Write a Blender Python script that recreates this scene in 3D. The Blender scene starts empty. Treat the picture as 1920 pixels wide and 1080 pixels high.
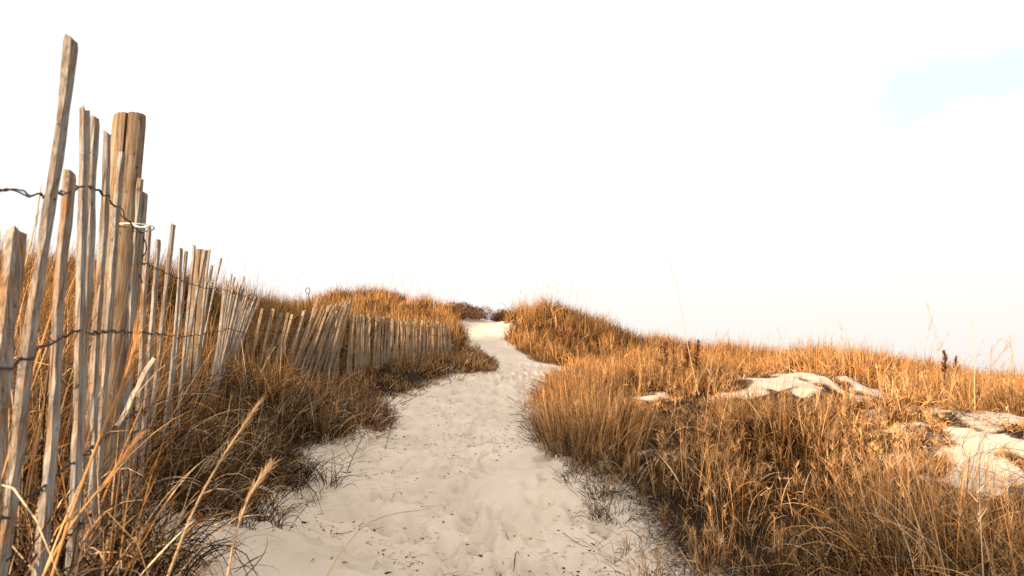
import bpy, math
import numpy as np
from mathutils import Vector, Matrix

R = math.radians
rng = np.random.default_rng(11)
scene = bpy.context.scene
COL = scene.collection

# ------------------------------------------------------------------ camera
CAM_H = 1.0
F = 1300.0                                  # focal length in pixels of the 1920 wide photograph
PITCH = math.atan(160.0 / F)
cam_data = bpy.data.cameras.new("camera")
cam = bpy.data.objects.new("camera", cam_data)
COL.objects.link(cam)
cam.location = (0, 0, CAM_H)
cam.rotation_euler = (math.pi / 2 + PITCH, 0, 0)
cam_data.sensor_width = 36
cam_data.lens = F / 1920 * 36
cam_data.clip_start = 0.02
cam_data.clip_end = 3000
cam_data.dof.use_dof = True
cam_data.dof.focus_distance = 4.2
cam_data.dof.aperture_fstop = 7.0
scene.camera = cam

# ------------------------------------------------------------------ sun and sky
SUN_H = np.array([-0.56, -0.83]); SUN_H /= np.linalg.norm(SUN_H)    # horizontal direction towards the sun
SUN_EL = R(6.0)
sd = Vector((SUN_H[0] * math.cos(SUN_EL), SUN_H[1] * math.cos(SUN_EL), math.sin(SUN_EL)))
sun_data = bpy.data.lights.new("sun", 'SUN')
sun_data.energy = 5.0
sun_data.angle = R(0.9)
sun_data.color = (1.0, 0.70, 0.42)
sun = bpy.data.objects.new("sun", sun_data)
COL.objects.link(sun)
sun.rotation_euler = sd.to_track_quat('Z', 'Y').to_euler()

world = bpy.data.worlds.new("World")
scene.world = world
world.use_nodes = True
wn, wl = world.node_tree.nodes, world.node_tree.links
wn.clear()
w_out = wn.new('ShaderNodeOutputWorld')
bg = wn.new('ShaderNodeBackground'); bg.inputs['Strength'].default_value = 0.055
sky = wn.new('ShaderNodeTexSky')
sky.sky_type = 'NISHITA'; sky.sun_disc = False
sky.sun_elevation = SUN_EL
sky.sun_rotation = math.atan2(sd.x, sd.y)
sky.air_density = 1.0; sky.dust_density = 1.5; sky.ozone_density = 1.0
tc = wn.new('ShaderNodeTexCoord')
nz = wn.new('ShaderNodeTexNoise'); nz.inputs['Scale'].default_value = 5
nz.inputs['Detail'].default_value = 5; nz.inputs['Roughness'].default_value = 0.5
# one thin place in the veil, high on the right, where the blue shows
gap = wn.new('ShaderNodeVectorMath'); gap.operation = 'DISTANCE'
gap.inputs[1].default_value = Vector((0.575, 0.774, 0.330 * 2.4))
mp = wn.new('ShaderNodeMapping'); mp.inputs['Scale'].default_value = (1, 1, 2.4)
gs = wn.new('ShaderNodeMath'); gs.operation = 'MULTIPLY_ADD'; gs.inputs[1].default_value = 0.6
cr = wn.new('ShaderNodeValToRGB')
cr.color_ramp.elements[0].position = 0.36; cr.color_ramp.elements[0].color = (1, 1, 1, 1)
cr.color_ramp.elements[1].position = 0.49; cr.color_ramp.elements[1].color = (0, 0, 0, 1)
# bright veil of high cloud, a little dimmer and warmer towards the horizon
sep = wn.new('ShaderNodeSeparateXYZ')
hz = wn.new('ShaderNodeValToRGB')
hz.color_ramp.elements[0].position = 0.0; hz.color_ramp.elements[0].color = (0.76, 0.735, 0.69, 1)
hz.color_ramp.elements[1].position = 0.30; hz.color_ramp.elements[1].color = (1.0, 0.985, 0.95, 1)
e = hz.color_ramp.elements.new(0.07); e.color = (0.81, 0.79, 0.755, 1)
e = hz.color_ramp.elements.new(0.13); e.color = (0.85, 0.84, 0.815, 1)
cloud = wn.new('ShaderNodeMix'); cloud.data_type = 'RGBA'; cloud.blend_type = 'MULTIPLY'
cloud.inputs[0].default_value = 1.0
cloud.inputs[7].default_value = (9.6, 9.5, 9.5, 1)
mx = wn.new('ShaderNodeMix'); mx.data_type = 'RGBA'
wl.new(tc.outputs['Generated'], nz.inputs['Vector'])
wl.new(tc.outputs['Generated'], mp.inputs[0]); wl.new(mp.outputs[0], gap.inputs[0]); wl.new(nz.outputs['Fac'], gs.inputs[0]); wl.new(gap.outputs['Value'], gs.inputs[2])
wl.new(gs.outputs[0], cr.inputs['Fac'])
# the veil is brighter towards the low sun
dt = wn.new('ShaderNodeVectorMath'); dt.operation = 'DOT_PRODUCT'; dt.inputs[1].default_value = sd
pw = wn.new('ShaderNodeMath'); pw.operation = 'POWER'; pw.inputs[1].default_value = 3.0
mx0 = wn.new('ShaderNodeMath'); mx0.operation = 'MAXIMUM'; mx0.inputs[1].default_value = 0.0
gl = wn.new('ShaderNodeMath'); gl.operation = 'MULTIPLY_ADD'; gl.inputs[1].default_value = 2.2; gl.inputs[2].default_value = 1.0
vs = wn.new('ShaderNodeVectorMath'); vs.operation = 'SCALE'
wl.new(tc.outputs['Generated'], dt.inputs[0]); wl.new(dt.outputs['Value'], mx0.inputs[0]); wl.new(mx0.outputs[0], pw.inputs[0])
wl.new(pw.outputs[0], gl.inputs[0]); wl.new(gl.outputs[0], vs.inputs['Scale']); wl.new(cloud.outputs[2], vs.inputs[0])
wl.new(tc.outputs['Generated'], sep.inputs[0]); wl.new(sep.outputs['Z'], hz.inputs['Fac'])
wl.new(hz.outputs['Color'], cloud.inputs[6])
mx.inputs[0].default_value = 0.985                      # cloud cover
wl.new(sky.outputs[0], mx.inputs[6]); wl.new(vs.outputs[0], mx.inputs[7])
mb = wn.new('ShaderNodeMix'); mb.data_type = 'RGBA'; mb.inputs[7].default_value = (6.9, 8.4, 8.6, 1)
wl.new(cr.outputs['Color'], mb.inputs[0]); wl.new(mx.outputs[2], mb.inputs[6])
wl.new(mb.outputs[2], bg.inputs['Color']); wl.new(bg.outputs[0], w_out.inputs[0])

scene.view_settings.view_transform = 'Standard'
scene.view_settings.look = 'None'
scene.view_settings.exposure = 1.25
scene.view_settings.gamma = 1.0

# ------------------------------------------------------------------ helpers
CP, SP = math.cos(PITCH), math.sin(PITCH)
def P(px, py, t, up=0.0):
    """world point seen at photo pixel (px, py) at depth t metres, lifted by up"""
    u = (px - 960) / F; v = (540 - py) / F
    return np.array([u * t, t * (CP - v * SP), CAM_H + t * (SP + v * CP) + up])

def tag(o, label=None, cat=None, group=None, kind=None):
    if label: o['label'] = label
    if cat: o['category'] = cat
    if group: o['group'] = group
    if kind: o['kind'] = kind
    return o

def empty(name, loc):
    o = bpy.data.objects.new(name, None)
    o.empty_display_size = 0.1
    COL.objects.link(o); o.location = loc
    return o

def mesh_obj(name, verts, faces, mat, parent=None, origin=None, smooth=False, col=None):
    """verts Nx3 in world space; faces MxK array or list; origin: object location"""
    verts = np.asarray(verts, dtype=np.float64)
    pl = np.zeros(3) if parent is None else np.array(parent.matrix_world.translation if parent.parent else parent.location)
    org = np.asarray(origin if origin is not None else (pl if parent is not None else np.zeros(3)), dtype=np.float64)
    me = bpy.data.meshes.new(name)
    v = (verts - org).astype(np.float32)
    if isinstance(faces, np.ndarray):
        n, k = faces.shape
        me.vertices.add(len(v)); me.vertices.foreach_set('co', v.ravel())
        me.loops.add(n * k); me.loops.foreach_set('vertex_index', faces.ravel().astype(np.int32))
        me.polygons.add(n)
        me.polygons.foreach_set('loop_start', np.arange(0, n * k, k, dtype=np.int32))
        me.polygons.foreach_set('loop_total', np.full(n, k, dtype=np.int32))
        me.update(calc_edges=True)
    else:
        me.from_pydata([tuple(q) for q in v], [], faces)
    if smooth: me.polygons.foreach_set('use_smooth', np.ones(len(me.polygons), dtype=bool))
    if col is not None:
        a = me.attributes.new('col', 'FLOAT_COLOR', 'POINT')
        c4 = np.ones((len(v), 4), dtype=np.float32); c4[:, :3] = col
        a.data.foreach_set('color', c4.ravel())
    me.materials.append(mat)
    me.update()
    o = bpy.data.objects.new(name, me)
    COL.objects.link(o)
    if parent is not None: o.parent = parent
    o.location = org - pl
    return o

def hash2(ix, iy, seed):
    h = (ix.astype(np.int64) * 374761393 + iy.astype(np.int64) * 668265263 + seed * 1442695041) & 0xFFFFFFFF
    h = ((h ^ (h >> 13)) * 1274126177) & 0xFFFFFFFF
    return ((h ^ (h >> 16)) & 0xFFFFFF) / float(0xFFFFFF)

def vnoise(x, y, seed=0):
    ix = np.floor(x); iy = np.floor(y); fx = x - ix; fy = y - iy
    fx = fx * fx * fx * (fx * (fx * 6 - 15) + 10); fy = fy * fy * fy * (fy * (fy * 6 - 15) + 10)
    a = hash2(ix, iy, seed); b = hash2(ix + 1, iy, seed); c = hash2(ix, iy + 1, seed); d = hash2(ix + 1, iy + 1, seed)
    return (a * (1 - fx) + b * fx) * (1 - fy) + (c * (1 - fx) + d * fx) * fy

def fbm(x, y, oct=4, seed=0):
    s = 0; a = 0.5; n = 0
    for i in range(oct):
        s = s + a * vnoise(x * 2 ** i + i * 17.3, y * 2 ** i + i * 9.1, seed + i); n += a; a *= 0.5
    return s / n

def sstep(a, b, x):
    t = np.clip((x - a) / (b - a), 0, 1); return t * t * (3 - 2 * t)

# ------------------------------------------------------------------ terrain height
# (photo x, photo y, depth, height of grass standing there)
CT = [
 # along the path
 (865, 1090, 3.35, 0), (865, 960, 4.4, 0), (850, 880, 5.5, 0), (850, 820, 7.0, 0), (870, 760, 9.6, 0),
 (925, 725, 12.2, 0), (985, 700, 14.2, 0), (995, 685, 16.0, 0), (945, 665, 18.2, 0), (908, 640, 21.0, 0),
 (900, 619, 24.0, 0), (915, 607, 27.0, 0),
 # foot of the near fence
 (20, 1190, 1.05, 0), (165, 1140, 1.5, 0), (235, 1010, 2.0, 0), (310, 900, 2.7, 0), (360, 810, 3.9, 0), (410, 760, 6.0, 0), (440, 720, 8.3, 0),
 # leaning fence and the far row
 (520, 685, 9.8, 0), (600, 705, 10.6, 0), (660, 705, 11.2, 0), (750, 690, 12.8, 0), (850, 672, 15.0, 0),
 # between fence and path
 (560, 1010, 3.7, 0), (480, 900, 3.6, 0), (600, 860, 5.6, 0), (560, 800, 6.0, 0), (700, 790, 8.2, 0), (760, 735, 10.6, 0), (900, 688, 15.2, 0),
 # hill behind the near fence
 (0, 495, 9.5, .45), (180, 510, 10.0, .45), (330, 520, 11.0, .45), (100, 640, 5.0, .3), (250, 620, 7.0, .35), (450, 548, 15.0, .4),
 (-300, 470, 9.5, .4), (-300, 760, 3.0, 0),
 # far dunes
 (520, 556, 24.0, .5), (600, 565, 30.0, .5), (650, 543, 32.0, .5), (700, 536, 32.0, .5), (760, 555, 31.0, .5), (840, 574, 30.0, .5), (560, 610, 19, .4), (700, 600, 22, .4), (820, 606, 21, .3),
 (885, 573, 28.5, .5), (935, 596, 30.0, .3), (945, 618, 23.0, .4), (985, 566, 23.5, .45), (1040, 556, 23.0, .45), (1088, 598, 22.6, .45), (1010, 650, 18.5, .3),
 (1130, 616, 23.0, .45), (1220, 636, 24.0, .45), (1300, 650, 24.0, .45), (1450, 656, 23.0, .45), (1600, 668, 21.0, .45), (1720, 682, 17.0, .45),
 (1830, 692, 14.0, .5), (1920, 696, 12.0, .5), (2300, 740, 12.0, .4),
 (1150, 672, 15.0, .35), (1300, 700, 12.0, .3), (1500, 694, 13.0, .15),
 # right, near
 (1090, 745, 8.6, 0.1), (1060, 860, 5.4, 0), (1200, 830, 6.0, 0), (1400, 765, 8.6, 0), (1500, 722, 10.6, 0), (1570, 752, 9.0, 0),
 (1500, 900, 4.4, 0), (1750, 800, 6.2, 0), (1830, 870, 4.6, 0), (1900, 795, 6.4, 0), (1880, 940, 3.7, 0), (1700, 1020, 3.0, 0), (1350, 1060, 3.3, 0),
 (1300, 950, 4.2, 0), (1800, 760, 8.0, .25),
]
cx = np.array([P(a, b, c, -g) for a, b, c, g in CT])
extra = np.array([[0, 0, 0.0], [-1.0, 0.3, .35], [1.5, 0, .05], [0, -4, 0.1], [0, -12, 0.2], [-6, -5, .3], [6, -6, .3], [5, 1, .4], [-4, 1.0, .9], [-9, 3, 1.5],
                  [0, 42, 0.0], [-12, 45, 0.5], [14, 38, 0.0], [20, 25, -.2], [-20, 30, 2.0], [-20, 10, 1.5], [20, 8, 0], [16, -6, 0],
                  [-20, -15, 0], [0, -30, 0], [20, -30, 0], [-40, 0, 0], [40, 0, -1], [0, 70, -1], [-40, 50, 0], [40, 60, -1], [-30, -40, 0]])
CPT = np.vstack([cx, extra])
def _U(r2): return r2 * np.log(r2 + 1e-9) * 0.5
_n = len(CPT)
_K = _U(((CPT[:, None, :2] - CPT[None, :, :2]) ** 2).sum(-1)) + np.eye(_n) * 0.35
_Pm = np.hstack([np.ones((_n, 1)), CPT[:, :2]])
_A = np.zeros((_n + 3, _n + 3)); _A[:_n, :_n] = _K; _A[:_n, _n:] = _Pm; _A[_n:, :_n] = _Pm.T
_w = np.linalg.solve(_A, np.concatenate([CPT[:, 2], np.zeros(3)]))

# path edges: depth(y) -> left x, right x
PE = np.array([(-30, -1.6, 1.4), (0, -.35, 1.2), (1.4, -.55, 1.15), (2.4, -.98, 1.05)] + [
    (P(l, y, t)[1], P(l, y, t)[0], P(r, y, t)[0]) for y, t, l, r in
    [(1090, 3.35, 500, 1165), (960, 4.4, 600, 1115), (880, 5.5, 640, 1050), (820, 7.0, 722, 990), (760, 9.6, 745, 985),
     (725, 12.2, 842, 1010), (700, 14.2, 925, 1035), (685, 16.0, 938, 1056), (665, 18.2, 905, 980), (640, 21.0, 878, 942),
     (619, 24.0, 858, 942), (607, 27.0, 862, 960)]] + [(45, -1.4, 0.6)])
def path_d(x, y):
    """signed distance outside the path (negative inside)"""
    l = np.interp(y, PE[:, 0], PE[:, 1]); r = np.interp(y, PE[:, 0], PE[:, 2])
    return np.maximum(l - x, x - r)

# bare sand hollows: photo x, y, depth, radius x, radius y
BARE = [(1845, 878, 4.6, .48, 1.15), (1930, 820, 5.6, .5, .45), (1920, 925, 3.9, .36, .6), (1500, 716, 10.4, .60, 1.3), (1575, 722, 10.2, .55, .9), (1475, 748, 9.2, .5, .8), (1215, 738, 9.2, .30, .3), (1380, 760, 8.6, .5, .25),
        (1650, 758, 8.6, .35, .5), (1130, 820, 6.9, .0, .0), (1240, 862, 5.7, .3, .1), (560, 610, 20, .0, .0)]
BARE_W = [(*P(a, b, c)[:2], rx, ry) for a, b, c, rx, ry in BARE if rx > 0]
def bare(x, y):
    m = np.zeros_like(x)
    for bx, by, rx, ry in BARE_W:
        d = np.sqrt(((x - bx) / rx) ** 2 + ((y - by) / ry) ** 2)
        m = np.maximum(m, 1 - sstep(0.62, 1.22, d + (fbm(x * 2.2, y * 2.2, 4, 91) - .5) * 1.5))
    return m

def base_h(x, y):
    out = np.empty(x.shape)
    xf, yf = x.ravel(), y.ravel(); of = np.empty(xf.shape)
    for i in range(0, len(xf), 40000):
        a, b = xf[i:i + 40000], yf[i:i + 40000]
        k = _U((a[:, None] - CPT[None, :, 0]) ** 2 + (b[:, None] - CPT[None, :, 1]) ** 2)
        of[i:i + 40000] = k @ _w[:_n] + _w[_n] + _w[_n + 1] * a + _w[_n + 2] * b
    out = of.reshape(x.shape)
    rr = np.hypot(x, y - 5)
    far = sstep(38, 75, rr)
    out = out * (1 - far) + (-1.5) * far
    # unseen dune ridge added behind left, shaped to cast the foreground shadow
    q = x * SUN_H[0] + y * SUN_H[1]; p = x * SUN_H[1] - y * SUN_H[0]
    ridge = (2.92 - .34 * sstep(.3, 1.4, p)) * np.exp(-((q - 19) / 4.0) ** 2) * (1 - sstep(16, 30, np.abs(p))) * (0.94 + .12 * fbm(p * .35, q * .35, 3, 5))
    return np.maximum(out, ridge) + 0.15 * np.exp(-((out - ridge) / .4) ** 2) * (q > 6)

def height(x, y):
    x = np.asarray(x, float); y = np.asarray(y, float)
    z = base_h(x, y)
    pd = path_d(x, y)
    inside = 1 - sstep(-0.25, 0.25, pd)
    z = z + (fbm(x * .9, y * .9, 3, 3) - .5) * .24 * sstep(0, .8, pd)
    z = z + (fbm(x * .38, y * .38, 2, 43) - .5) * .55 * sstep(.3, 2.0, pd) * sstep(6, 12, y)
    for bx, by, rx, ry in BARE_W:
        if rx > .42: z = z + .10 * np.exp(-((x - bx) / (rx + .7)) ** 2 - ((y - by - ry * .7) / (ry + .5)) ** 2)
    z = z + (fbm(x * 3.2, y * 3.2, 3, 7) - .5) * .045
    return z

# height lookup with foot marks only in the mesh
_fr = np.random.default_rng(5)
PRINTS = []
for _i in range(820):
    _y = 2.5 + 14 * _fr.random() ** 1.3
    _l = np.interp(_y, PE[:, 0], PE[:, 1]); _r = np.interp(_y, PE[:, 0], PE[:, 2])
    _x = _l + (_r - _l) * (.5 + .5 * np.clip(_fr.normal() * .5, -1, 1))
    PRINTS.append((_x, _y, _fr.normal() * .45, _fr.uniform(.09, .15), _fr.uniform(.045, .07), _fr.uniform(.024, .060)))
def foot_detail(x, y):
    near = 1 - sstep(14, 22, y)
    a = vnoise(x * 5.3 + 3, y * 4.1, 21); b = vnoise(x * 8.5, y * 7.5 + 5, 33)
    c = fbm(x * 2.4, y * 2.1, 2, 44)
    out = (-0.022 * sstep(.60, .85, a) - 0.012 * sstep(.55, .9, b) + 0.05 * (c - .5)) * near
    shp = out.shape; out = out.ravel(); xf = np.ravel(x); yf = np.ravel(y)
    sel = np.where((yf > 2) & (yf < 17.5) & (np.abs(xf) < 4.5))[0]
    order = sel[np.argsort(yf[sel])]; ys = yf[order]
    for px_, py_, an, la, lb, dp in PRINTS:
        i0, i1 = np.searchsorted(ys, [py_ - .3, py_ + .3]); ii = order[i0:i1]
        dx = xf[ii] - px_; k = np.abs(dx) < .3; ii = ii[k]; dx = dx[k]; dy = yf[ii] - py_
        u = (dx * math.cos(an) + dy * math.sin(an)) / lb; w = (-dx * math.sin(an) + dy * math.cos(an)) / la
        d = np.sqrt(u * u + w * w)
        out[ii] += -dp * np.exp(-d ** 3.2) * (1 + .25 * w) + dp * .32 * np.exp(-((d - 1.35) / .33) ** 2) * (1 - .3 * w)
    return out.reshape(shp)

# ------------------------------------------------------------------ grass cover mask
def cover(x, y):
    pd = path_d(x, y)
    edge = pd + (fbm(x * 1.9, y * 1.9, 3, 12) - .5) * .45 * (1 - sstep(12, 20, y) * .5)
    m = sstep(0.02, 0.22, edge)
    b = bare(x, y)
    b = b * (1 - .75 * sstep(.50, .60, fbm(x * 3.3, y * 2.6, 2, 71)))
    return m * (1 - b)

# ------------------------------------------------------------------ materials
def mat_new(name):
    m = bpy.data.materials.new(name); m.use_nodes = True
    nt = m.node_tree; b = nt.nodes['Principled BSDF']
    b.inputs['Specular IOR Level'].default_value = 0.2
    return m, nt.nodes, nt.links, b

def sand_material():
    m, n, l, b = mat_new('dune_sand')
    geo = n.new('ShaderNodeNewGeometry')
    att = n.new('ShaderNodeAttribute'); att.attribute_name = 'litter'
    n1 = n.new('ShaderNodeTexNoise'); n1.inputs['Scale'].default_value = 1.6; n1.inputs['Detail'].default_value = 5
    n2 = n.new('ShaderNodeTexNoise'); n2.inputs['Scale'].default_value = 420; n2.inputs['Detail'].default_value = 2
    n3 = n.new('ShaderNodeTexNoise'); n3.inputs['Scale'].default_value = 38; n3.inputs['Detail'].default_value = 5; n3.inputs['Roughness'].default_value = .7
    for q in (n1, n2, n3): l.new(geo.outputs['Position'], q.inputs['Vector'])
    r1 = n.new('ShaderNodeValToRGB')
    r1.color_ramp.elements[0].position = .3; r1.color_ramp.elements[0].color = (.54, .442, .35, 1)
    r1.color_ramp.elements[1].position = .7; r1.color_ramp.elements[1].color = (.65, .535, .43, 1)
    l.new(n1.outputs['Fac'], r1.inputs['Fac'])
    r2 = n.new('ShaderNodeValToRGB')
    r2.color_ramp.elements[0].position = .28; r2.color_ramp.elements[0].color = (.72, .68, .62, 1)
    r2.color_ramp.elements[1].position = .52; r2.color_ramp.elements[1].color = (1, 1, 1, 1)
    l.new(n2.outputs['Fac'], r2.inputs['Fac'])
    mu = n.new('ShaderNodeMix'); mu.data_type = 'RGBA'; mu.blend_type = 'MULTIPLY'; mu.inputs[0].default_value = .8
    l.new(r1.outputs[0], mu.inputs[6]); l.new(r2.outputs[0], mu.inputs[7])
    # plant litter between the tussocks, darkened to stand in for shade there
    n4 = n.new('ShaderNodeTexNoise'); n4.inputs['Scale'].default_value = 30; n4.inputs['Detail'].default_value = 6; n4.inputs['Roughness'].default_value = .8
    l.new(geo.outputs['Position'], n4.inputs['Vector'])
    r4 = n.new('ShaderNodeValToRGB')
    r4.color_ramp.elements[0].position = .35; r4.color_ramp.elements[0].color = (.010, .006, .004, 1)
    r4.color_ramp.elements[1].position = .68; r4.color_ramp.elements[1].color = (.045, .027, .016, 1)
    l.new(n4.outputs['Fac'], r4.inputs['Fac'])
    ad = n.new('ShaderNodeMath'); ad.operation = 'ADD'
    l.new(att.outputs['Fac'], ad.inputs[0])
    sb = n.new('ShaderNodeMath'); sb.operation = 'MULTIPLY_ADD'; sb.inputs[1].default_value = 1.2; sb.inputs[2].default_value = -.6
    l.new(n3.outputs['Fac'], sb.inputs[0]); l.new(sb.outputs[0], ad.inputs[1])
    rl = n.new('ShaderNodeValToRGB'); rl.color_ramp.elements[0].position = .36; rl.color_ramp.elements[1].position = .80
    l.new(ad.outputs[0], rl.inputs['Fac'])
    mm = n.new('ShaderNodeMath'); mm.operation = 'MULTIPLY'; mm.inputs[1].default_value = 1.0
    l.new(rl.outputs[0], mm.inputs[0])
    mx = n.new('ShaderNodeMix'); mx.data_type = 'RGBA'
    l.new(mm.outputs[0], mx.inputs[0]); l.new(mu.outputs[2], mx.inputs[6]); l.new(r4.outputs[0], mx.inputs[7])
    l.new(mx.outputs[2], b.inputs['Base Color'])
    b.inputs['Roughness'].default_value = .95; b.inputs['Specular IOR Level'].default_value = .05
    bp = n.new('ShaderNodeBump'); bp.inputs['Strength'].default_value = .55; bp.inputs['Distance'].default_value = .012
    bp2 = n.new('ShaderNodeBump'); bp2.inputs['Strength'].default_value = .5; bp2.inputs['Distance'].default_value = .0016
    l.new(n3.outputs['Fac'], bp.inputs['Height']); l.new(n2.outputs['Fac'], bp2.inputs['Height'])
    l.new(bp.outputs[0], bp2.inputs['Normal']); l.new(bp2.outputs[0], b.inputs['Normal'])
    return m

def grass_material():
    m, n, l, b = mat_new('dry_grass')
    att = n.new('ShaderNodeAttribute'); att.attribute_name = 'col'
    n.remove(b); b = n.new('ShaderNodeBsdfDiffuse'); l.new(att.outputs['Color'], b.inputs['Color'])
    tr = n.new('ShaderNodeBsdfTranslucent'); l.new(att.outputs['Color'], tr.inputs['Color'])
    ms = n.new('ShaderNodeMixShader'); ms.inputs[0].default_value = .10
    l.new(b.outputs[0], ms.inputs[1]); l.new(tr.outputs[0], ms.inputs[2])
    l.new(ms.outputs[0], n['Material Output'].inputs['Surface'])
    return m

def wood_material(name, c_light, c_dark, c_stain, grain=1.0):
    m, n, l, b = mat_new(name)
    tcn = n.new('ShaderNodeTexCoord'); oi = n.new('ShaderNodeObjectInfo')
    va = n.new('ShaderNodeVectorMath'); va.operation = 'ADD'
    cmb = n.new('ShaderNodeVectorMath'); cmb.operation = 'SCALE'; cmb.inputs['Scale'].default_value = 37.0
    cx_ = n.new('ShaderNodeCombineXYZ')
    for i in range(3): l.new(oi.outputs['Random'], cx_.inputs[i])
    l.new(cx_.outputs[0], cmb.inputs[0]); l.new(tcn.outputs['Object'], va.inputs[0]); l.new(cmb.outputs[0], va.inputs[1])
    def tex(scale, vec, det=6, rough=.65):
        mp_ = n.new('ShaderNodeMapping'); mp_.inputs['Scale'].default_value = vec
        t = n.new('ShaderNodeTexNoise'); t.inputs['Scale'].default_value = scale; t.inputs['Detail'].default_value = det; t.inputs['Roughness'].default_value = rough
        l.new(va.outputs[0], mp_.inputs[0]); l.new(mp_.outputs[0], t.inputs['Vector']); return t
    g = tex(1, (260 * grain, 260 * grain, 7), 5, .7)
    s = tex(1, (30, 30, 9), 5, .7)
    k = tex(1, (48, 48, 36), 5, .8)
    r = n.new('ShaderNodeValToRGB')
    r.color_ramp.elements[0].position = .32; r.color_ramp.elements[0].color = (*c_dark, 1)
    r.color_ramp.elements[1].position = .60; r.color_ramp.elements[1].color = (*c_light, 1)
    l.new(g.outputs['Fac'], r.inputs['Fac'])
    rs = n.new('ShaderNodeValToRGB'); rs.color_ramp.elements[0].position = .42; rs.color_ramp.elements[1].position = .66
    l.new(s.outputs['Fac'], rs.inputs['Fac'])
    ms_ = n.new('ShaderNodeMath'); ms_.operation = 'MULTIPLY'; ms_.inputs[1].default_value = 1.0; l.new(rs.outputs[0], ms_.inputs[0])
    mx_ = n.new('ShaderNodeMix'); mx_.data_type = 'RGBA'
    l.new(ms_.outputs[0], mx_.inputs[0]); l.new(r.outputs[0], mx_.inputs[6])
    mc = n.new('ShaderNodeMix'); mc.data_type = 'RGBA'; mc.blend_type = 'MULTIPLY'; mc.inputs[0].default_value = 1
    l.new(r.outputs[0], mc.inputs[6]); mc.inputs[7].default_value = (*c_stain, 1)
    l.new(mc.outputs[2], mx_.inputs[7])
    rk = n.new('ShaderNodeValToRGB'); rk.color_ramp.elements[0].position = .33; rk.color_ramp.elements[0].color = (.25, .22, .2, 1)
    rk.color_ramp.elements[1].position = .42; rk.color_ramp.elements[1].color = (1, 1, 1, 1)
    l.new(k.outputs['Fac'], rk.inputs['Fac'])
    m2 = n.new('ShaderNodeMix'); m2.data_type = 'RGBA'; m2.blend_type = 'MULTIPLY'; m2.inputs[0].default_value = .8
    l.new(mx_.outputs[2], m2.inputs[6]); l.new(rk.outputs[0], m2.inputs[7])
    l.new(m2.outputs[2], b.inputs['Base Color'])
    b.inputs['Roughness'].default_value = .9; b.inputs['Specular IOR Level'].default_value = .04
    bp = n.new('ShaderNodeBump'); bp.inputs['Strength'].default_value = .8; bp.inputs['Distance'].default_value = .002
    l.new(g.outputs['Fac'], bp.inputs['Height']); l.new(bp.outputs[0], b.inputs['Normal'])
    return m

def plain(name, c, rough=.6, metal=0, var=.25, scale=80):
    m, n, l, b = mat_new(name)
    t = n.new('ShaderNodeTexNoise'); t.inputs['Scale'].default_value = scale; t.inputs['Detail'].default_value = 4
    tcn = n.new('ShaderNodeTexCoord'); l.new(tcn.outputs['Object'], t.inputs['Vector'])
    r = n.new('ShaderNodeValToRGB')
    r.color_ramp.elements[0].position = .3; r.color_ramp.elements[0].color = (*[q * (1 - var) for q in c], 1)
    r.color_ramp.elements[1].position = .7; r.color_ramp.elements[1].color = (*[min(1, q * (1 + var)) for q in c], 1)
    l.new(t.outputs['Fac'], r.inputs['Fac']); l.new(r.outputs[0], b.inputs['Base Color'])
    b.inputs['Roughness'].default_value = rough; b.inputs['Metallic'].default_value = metal
    return m

M_SAND = sand_material()
M_GRASS = grass_material()
M_PICK = wood_material('weathered_picket_wood', (.33, .315, .29), (.06, .055, .05), (.80, .50, .30))
M_PICK2 = wood_material('brown_picket_wood', (.33, .26, .19), (.07, .051, .037), (.9, .7, .52))
M_POST = wood_material('post_wood', (.28, .215, .15), (.095, .065, .043), (.8, .68, .55), .55)
M_STICK = wood_material('bleached_wood', (.38, .355, .315), (.2, .18, .15), (.9, .82, .72))
M_WIRE = plain('rusty_wire', (.045, .026, .018), .7, .3, .5, 300)
M_TIE = plain('white_plastic', (.8, .8, .78), .35)
M_TWIG = plain('dark_twig', (.07, .042, .028), .8)
M_LEAF = plain('orange_leaf', (.55, .2, .04), .6, 0, .4, 60)

# ------------------------------------------------------------------ ground
def grid_axis(n, lim, res, c):
    # sinh spacing: step `res` at c, reaching +-lim
    du = 2.0 / n; Ak = res / du
    k = 3.0
    for _ in range(200): k = math.asinh(lim / Ak * k)
    A = Ak / k
    return c + A * np.sinh(k * np.linspace(-1, 1, n + 1))
gx = grid_axis(560, 700, .026, 0.1)
gy = grid_axis(640, 700, .026, 4.6)
X, Y = np.meshgrid(gx, gy)
Z = height(X, Y) + foot_detail(X, Y)
V = np.stack([X.ravel(), Y.ravel(), Z.ravel()], 1)
nx = len(gx); ny = len(gy)
idx = np.arange(nx * ny).reshape(ny, nx)
Fq = np.stack([idx[:-1, :-1].ravel(), idx[:-1, 1:].ravel(), idx[1:, 1:].ravel(), idx[1:, :-1].ravel()], 1)
ground = mesh_obj('ground', V, Fq, M_SAND, smooth=True)
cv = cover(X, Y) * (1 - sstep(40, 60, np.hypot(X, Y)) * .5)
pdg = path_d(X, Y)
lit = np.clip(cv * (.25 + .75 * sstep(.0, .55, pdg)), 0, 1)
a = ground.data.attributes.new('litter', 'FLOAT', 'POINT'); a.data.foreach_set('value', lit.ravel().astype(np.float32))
tag(ground, kind='structure')

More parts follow.
